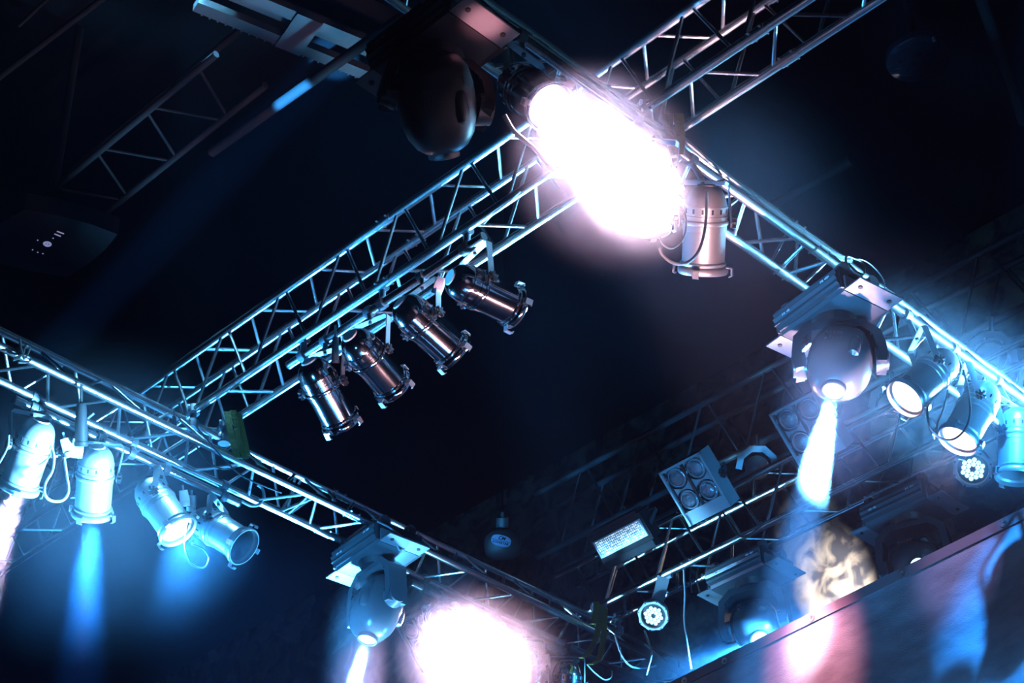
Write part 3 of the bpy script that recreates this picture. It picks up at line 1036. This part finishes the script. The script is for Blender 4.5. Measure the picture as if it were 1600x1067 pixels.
# ------------------------------------------------------------------ things under the ceiling
pz = 9.6
c0, c1, c2, c3 = [atz(x, y, pz) for x, y in ((38, 327), (184, 366), (104, 433), (-45, 395))]
ctr = (c0 + c1 + c2 + c3) / 4
ux = ((c1 - c0) + (c2 - c3)).normalized()
pm = frame(ctr, Z * -1, ux)
inv = pm.inverted()
T = thing('hanging_projector', 'dark square ceiling-hung box with a pale round mark at the left edge', 'projector', pm)
pl = [inv @ c for c in (c0, c1, c2, c3)]
poly = []
for i in range(4):
    a, bq, c = pl[i - 1], pl[i], pl[(i + 1) % 4]
    mid_ = (bq + c) / 2
    out = mid_.normalized() * .03
    poly += [(bq.x, bq.y), ((bq.x * .66 + c.x * .34) + out.x, (bq.y * .66 + c.y * .34) + out.y), ((bq.x * .34 + c.x * .66) + out.x, (bq.y * .34 + c.y * .66) + out.y)]
MB().prism(poly, -.14, 0).build('housing', PANEL, T)
k0 = inv @ atz(74, 381, pz)
MB().lathe([(.012, .004), (.026, .004), (.028, .001), (.012, .001)], 28, M.Translation((k0.x, k0.y, 0))).build('ring_mark', PALE, T)
MB().tube((k0.x, k0.y, 0), (k0.x, k0.y, .004), .007, 12).build('mount_socket', PALE, T)
for a_, b_ in (((85, 365), (95, 369)), ((89, 361), (100, 365))):
    a_, b_ = inv @ atz(*a_, pz), inv @ atz(*b_, pz)
    MB().strap([(a_.x, a_.y, .002), (b_.x, b_.y, .002)], (0, 0, 1), .004, .008).build('stripe_mark', PALE, T)
for q in ((59, 375), (51, 390), (59, 394), (67, 396), (83, 372)):
    q = inv @ atz(*q, pz)
    MB().tube((q.x, q.y, 0), (q.x, q.y, .003), .005, 8).build('screw', PALE, T)
MB().tube((0, 0, -.14), (0, 0, -(CEILZ - pz)), .03, 12).build('drop_pole', ROOFBLK, T)

dz = 10.6
dc = atz(1436, 93, dz)
T = thing('gloss_dish', 'dark glossy round dish under the ceiling at the upper right', 'ceiling fixture', frame(dc, Z * -1, CR))
DISH = mat('dark_gloss', (.05, .06, .09), .08, .7, noise=.04, nscale=4)
MB().lathe([(.001, .03), (.10, .026), (.18, .012), (.215, 0), (.225, -.02), (.22, -.05), (.001, -.06)], 40).build('bowl', DISH, T)
MB().tube((0, 0, -.05), (0, 0, -(CEILZ - dz)), .025, 12).build('stem', BLACK, T)
mb = MB().tube((.06, .2, .0), (.06, .2, .03), .012, 8).build('latch', STEEL, T)

BEAMZ = 10.5
a0, a1 = atz(330, -28, BEAMZ), atz(640, 100, BEAMZ)
bd_ = (a1 - a0).normalized()
BEAM = mat('painted_roof_beam', (.045, .055, .07), .5, .2, noise=.1, nscale=12, bump=.2)
m = frame(a0, Z, bd_)
T = thing('roof_beam', 'steel roof beam with a bolted joint plate at the top left, lit dim blue', 'roof beam', m)
Lb = (a1 - a0).length
for s in (0, 1):
    MB().box((Lb / 2, s * .24, .03), (Lb, .085, .06)).build('flange', BEAM, T)
MB().box((Lb / 2, .12, .32), (Lb, .05, .5)).build('web', BEAM, T)
q = m.inverted() @ atz(485, 27, BEAMZ)
MB().box((q.x, .12, -.008), (.18, .33, .014)).build('joint_plate', BEAM, T)
mb = MB()
for i in range(26):
    mb.tube((q.x - .6 + i * .055, .29, .0), (q.x - .6 + i * .055, .29, .07), .006, 6)
mb.build('bolt', DULL, T)

def roof_tube(label, p, q, z, r, material, name='roof_pipe'):
    a_, b_ = atz(*p, z), atz(*q, z)
    mb = MB().tube((0, 0, 0), b_ - a_, r, 14)
    o = mb.build(name, material)
    o.location = a_
    return tag(o, label, 'roof pipe')
roof_tube('long ceiling pipe with one bright cyan patch, left of the top centre', (330, 238), (645, 15), 10.2, .035, ROOFBLK)
roof_tube('thin broken-lit ceiling pipe across the upper left corner', (-40, 150), (170, -10), 10.2, .02, ROOFBLK)
roof_tube('thin ceiling rod in the extreme upper left corner', (30, 40), (85, -12), 10.4, .012, ROOFBLK)
roof_tube('leaning dark rod at the upper right corner', (1530, -10), (1600, 190), 10.4, .04, ROOFBLK)
roof_tube('faint ceiling pipe crossing behind the right truss', (1190, 330), (1330, 250), 9.9, .035, ROOFBLK)

# ------------------------------------------------------------------ cables, slings, plugs
def cable(label, pts, n, p, r=.006, material=None, name='cable', cat='cable', group=None, deps=None):
    P = []
    for i, q in enumerate(pts):
        P.append(on(q[0], q[1], n, p + (deps[i] if deps else 0)))
    P = smooth_path(P, 6)
    o0 = P[0].copy()
    ob = MB().path([x - o0 for x in P], r, 8).build(name, material or RUBBER)
    ob.location = o0
    return tag(ob, label, cat, group)

cable('pale cable looping beside the glowing can at the left edge', [(78, 690), (84, 712), (82, 735), (71, 755), (70, 772), (80, 782), (97, 782), (107, 768), (104, 742), (100, 715)], D2, 7.72, .008, GREYCORD)
cable('thin cord at the left edge beside the leftmost can', [(14, 680), (12, 698), (2, 718), (-10, 735)], D2, 7.72, .006, GREYCORD)
cable('dark coil of cable hanging below the unlit can on the left pipe', [(296, 812), (288, 850), (298, 880), (318, 887), (326, 873), (318, 858), (300, 850)], D2, 7.75, .005, RUBBER)
cable('cable bowing over the upright can beside the white beam', [(1052, 296), (1066, 320), (1072, 350), (1066, 375), (1050, 388), (1036, 382), (1031, 370)], D2, 3.90, .0045, GREYCORD)
cable('cable loop hanging across the front of the upright can', [(1104, 300), (1103, 345), (1098, 375), (1088, 398), (1070, 412), (1050, 410), (1035, 398), (1031, 388)], D2, 3.86, .007, GREYCORD)
cable('white cable curling down past the end of the middle box truss', [(788, 180), (803, 205), (830, 228), (850, 250), (866, 266), (877, 264), (881, 240), (881, 222)], D2, 3.92, .010, GREYCORD)
cable('thin steel safety wire above the rightmost polished can', [(756, 350), (770, 335), (790, 320), (812, 300)], D1, 5.30, .004, STEEL)
cable('cable loop swinging across the lower lit can at right', [(1505, 578), (1513, 610), (1516, 645), (1508, 670), (1490, 686), (1468, 684), (1452, 665), (1449, 640), (1452, 630)], D2, 3.86, .006, GREYCORD)
cable('second cord behind the lower lit can at right', [(1481, 610), (1474, 640), (1465, 660), (1464, 672)], D2, 3.95, .005, GREYCORD)
cable('dark cable running over the left truss past the yellow sling', [(305, 665), (325, 688), (345, 712), (370, 737), (395, 752), (440, 770)], D2, 7.5, .005, RUBBER)
cable('thin cable sagging inside the left truss', [(305, 695), (318, 712), (330, 725), (350, 733), (372, 728), (390, 722)], D2, 7.6, .005, RUBBER)
cable('pale cable hooked at the end of the left pipe', [(378, 783), (392, 790), (405, 788), (412, 777), (410, 764), (402, 757)], D2, 7.80, .009, GREYCORD)
cable('dark cable tangle lashed to the left truss at the left edge', [(31, 530), (33, 545), (38, 560), (46, 545), (40, 540), (36, 552), (28, 560), (20, 562), (35, 555), (48, 560), (42, 566), (28, 566)], D2, 7.5, .007, RUBBER)
cable('cord bundle tied over the right truss above the large moving head', [(1326, 412), (1338, 424), (1350, 428), (1348, 412), (1334, 404), (1322, 402), (1326, 420), (1345, 436), (1362, 446), (1372, 462), (1378, 470)], D2, 3.9, .006, RUBBER)
cable('thin wire arc over the right truss cord bundle', [(1330, 404), (1352, 408), (1372, 425), (1382, 442), (1380, 458), (1372, 470)], D2, 3.9, .003, STEEL)
cable('pale cables draped over the left truss above the lower moving head', [(590, 815), (605, 822), (620, 832), (632, 842), (637, 853), (625, 860), (620, 850)], D2, 7.45, .006, GREYCORD)
cable('long cord hanging below the left end of the lower right truss', [(1007, 985), (1014, 1005), (1018, 1022), (1014, 1040), (1010, 1055)], D1, 8.86, .007, RUBBER)
cable('cord drooping between the left truss and the lower right corner', [(960, 990), (966, 1010), (975, 1030), (988, 1042), (1010, 1044), (1025, 1040)], D2, 7.5, .006, GREYCORD)
cable('vertical cord hanging from the lower right truss', [(1068, 890), (1070, 930), (1069, 970), (1074, 1005), (1080, 1045)], D1, 8.85, .006, GREYCORD)
cable('long cable lying along the top of the right truss', [(1060, 210), (1115, 258), (1170, 300), (1230, 345), (1290, 388), (1330, 408)], D2, 4.09, .012, RUBBER)
cable('second cable lying along the top of the right truss near the white beam', [(770, 20), (830, 60), (900, 110), (960, 155), (1010, 190), (1060, 225)], D2, 4.09, .014, RUBBER)
cable('cord bridging the lower right truss by the blinder', [(1130, 800), (1140, 818), (1152, 835), (1168, 838), (1184, 825), (1190, 815)], D1, 8.78, .007, RUBBER)
for i, (x, lab) in enumerate(((1110, 'leftmost'), (1120, 'middle'), (1131, 'rightmost'))):
    cable('dark cord dropping behind the lower right truss, %s of three by the round LED can' % lab, [(x - 40, 885), (x - 42, 905), (x - 40 + i, 925)], D1, 9.0, .006, RUBBER, group='dark cords behind the lower right truss')
cable('white safety cord lacing the pipe by the last warm can', [(838, 1015), (845, 1030), (840, 1040), (846, 1052), (842, 1066)], D2, 7.75, .006, GREYCORD)
cable('thin cord hanging at the end of the lower centre pipe', [(917, 1038), (930, 1052), (945, 1062), (955, 1058), (956, 1048)], D2, 7.8, .005, GREYCORD)

def sling(label, loops, n, p, w=.05, wd=None):
    T = None
    pts0 = on(loops[0][0][0], loops[0][0][1], n, p)
    T = thing('lifting_sling', label, 'sling', M.Translation(pts0))
    for k, lp in enumerate(loops):
        P = smooth_path([on(x, y, n, p - .012 * k) - pts0 for x, y in lp], 5)
        MB().strap(P, CR, w, .006).build('webbing_strand', SLING, T)
    return T
sling('yellow-green lifting sling over the crossing of the middle box truss and the left truss', [[(355, 643), (358, 665), (364, 690), (370, 712), (374, 716)], [(364, 641), (370, 668), (377, 700), (384, 716)], [(372, 645), (378, 672), (384, 700), (386, 712)]], D2, 7.45, .038)
sling('olive lifting sling hanging in the left truss below the lower right truss end', [[(938, 945), (936, 975), (930, 1000), (918, 1022), (908, 1028)], [(945, 950), (944, 985), (940, 1015), (934, 1032), (922, 1038)], [(932, 940), (930, 960), (926, 975)]], D2, 7.45, .04)
sling('yellow sling strands behind the pink glare at the lower centre', [[(752, 915), (750, 940), (748, 975), (752, 1000)], [(765, 918), (764, 945), (762, 985)]], D2, 7.95, .05)
sling('dark yellow sling at the crossing of the middle box truss and the right truss', [[(1042, 178), (1045, 200), (1050, 222), (1054, 240)], [(1060, 178), (1062, 200), (1062, 225), (1060, 242)]], D2, 3.98, .05)

def plug(label, px, n, p, ang, k=1.0):
    o = on(px[0], px[1], n, p)
    a = math.radians(ang)
    d = (CU * -math.cos(a) + CR * math.sin(a)).normalized()
    T = thing('cable_plug', label, 'plug', frame(o, d, CR), 'pale plugs hanging by the cans')
    MB().lathe([(.001, -.045), (.02, -.045), (.022, -.03), (.024, 0), (.025, .02)], 16, M.Scale(k, 4), 1.15, .9, 3.5).build('shell', PLUG, T)
    MB().lathe([(.024, .02), (.0275, .022), (.0275, .045), (.024, .047), (.001, .047)], 20, M.Scale(k, 4)).build('socket_collar', PLUG, T)
    MB().tube((0, 0, -.045 * k), (0, 0, -.075 * k), .006 * k, 8).build('strain_relief', GREYCORD, T)
    return T
plug('pale plug at the left of the pair between the two leftmost glowing cans', (106, 699), D2, 7.72, 18, 1.15)
plug('pale plug at the right of the pair between the two leftmost glowing cans', (121, 700), D2, 7.74, -4, 1.15)
plug('pale plug at the left of the pair behind the unlit can', (288, 778), D2, 7.78, 8)
plug('pale plug at the right of the pair behind the unlit can', (299, 786), D2, 7.8, -2)
plug('pale plug hanging right of the first blazing warm can', (711, 968), D2, 7.74, 5, 1.1)
plug('pale plug between the two blazing warm cans', (724, 975), D2, 7.76, -4, 1.1)
plug('pale plug left of the last silver can at the lower centre', (853, 1034), D2, 7.74, 3, 1.1)
plug('pale plug beside the can half lost in the white glare', (1053, 282), D2, 3.88, 22, 1.2)
plug('dark-necked plug behind the third polished can', (686, 446), D1, 5.3, -20, 1.0)

def dangler(label, px, n, p, k=1):
    o = on(px[0], px[1], n, p)
    T = thing('black_connector', label, 'connector', frame(o, -CU, CR))
    MB().lathe([(.001, -.10), (.02, -.10), (.026, -.08), (.030, 0), (.030, .08), (.034, .082), (.034, .10), (.028, .105), (.001, .105)], 20, M.Scale(k, 4)).build('barrel', BLACK, T)
    MB().tube((.03 * k, 0, -.03 * k), (.06 * k, 0, -.055 * k), .008 * k, 8).build('latch', DULL, T)
    MB().tube((0, 0, -.1 * k), (0, 0, -.19 * k), .008 * k, 8).build('cord_tail', RUBBER, T)
    return T
dangler('black cable connector hanging in front of the left truss above the plugs', (127, 663), D2, 7.6, 1.15)
dangler('black cable connector between the first and second polished cans', (524, 546), D1, 5.28, .7)
dangler('pale-ringed connector behind the left truss by the yellow sling', (272, 663), D2, 7.65, .5)

# ------------------------------------------------------------------ added spots without fixtures: light pools on banner, wall and roof
spot('added_banner_spot', D1 * 6.6 + D2 * 5.6 + Z * 9.4, on(1270, 1015, D1, BP), 1500, ROSE, 15, .9, .06)
spot('added_banner_spot', D1 * 6.8 + D2 * 5.0 + Z * 9.0, on(1265, 992, D1, BP), 3500, (1, .78, .88), 8, .8, .06)
spot('added_banner_spot', D1 * 6.6 + D2 * 2.6 + Z * 8.8, on(1590, 930, D1, BP), 4500, BLUE, 15, .9, .06)
spot('added_banner_spot', D1 * 6.8 + D2 * 3.9 + Z * 9.0, on(1500, 850, D1, BP), 420, (.55, .45, 1), 14, .9, .06)
spot('added_wall_spot', D1 * 10.3 + D2 * 7.0 + Z * 7.9, on(1312, 930, D1, 11.3), 3200, (1, .90, .82), 30, .8, .02)
spot('added_wall_spot', D1 * 10.3 + D2 * 7.5 + Z * 8.8, on(1262, 838, D1, 11.3), 60, (.75, .86, 1), 30, .15, .02)
spot('added_roof_spot', (-2.0, 2.0, 1.0), atz(462, 152, 10.2), 300000, CYAN, 1.7, .5, .02)
spot('added_roof_spot', (-2.5, 2.5, 1.0), atz(470, 20, BEAMZ), 260, BLUE, 7, .6, .04)
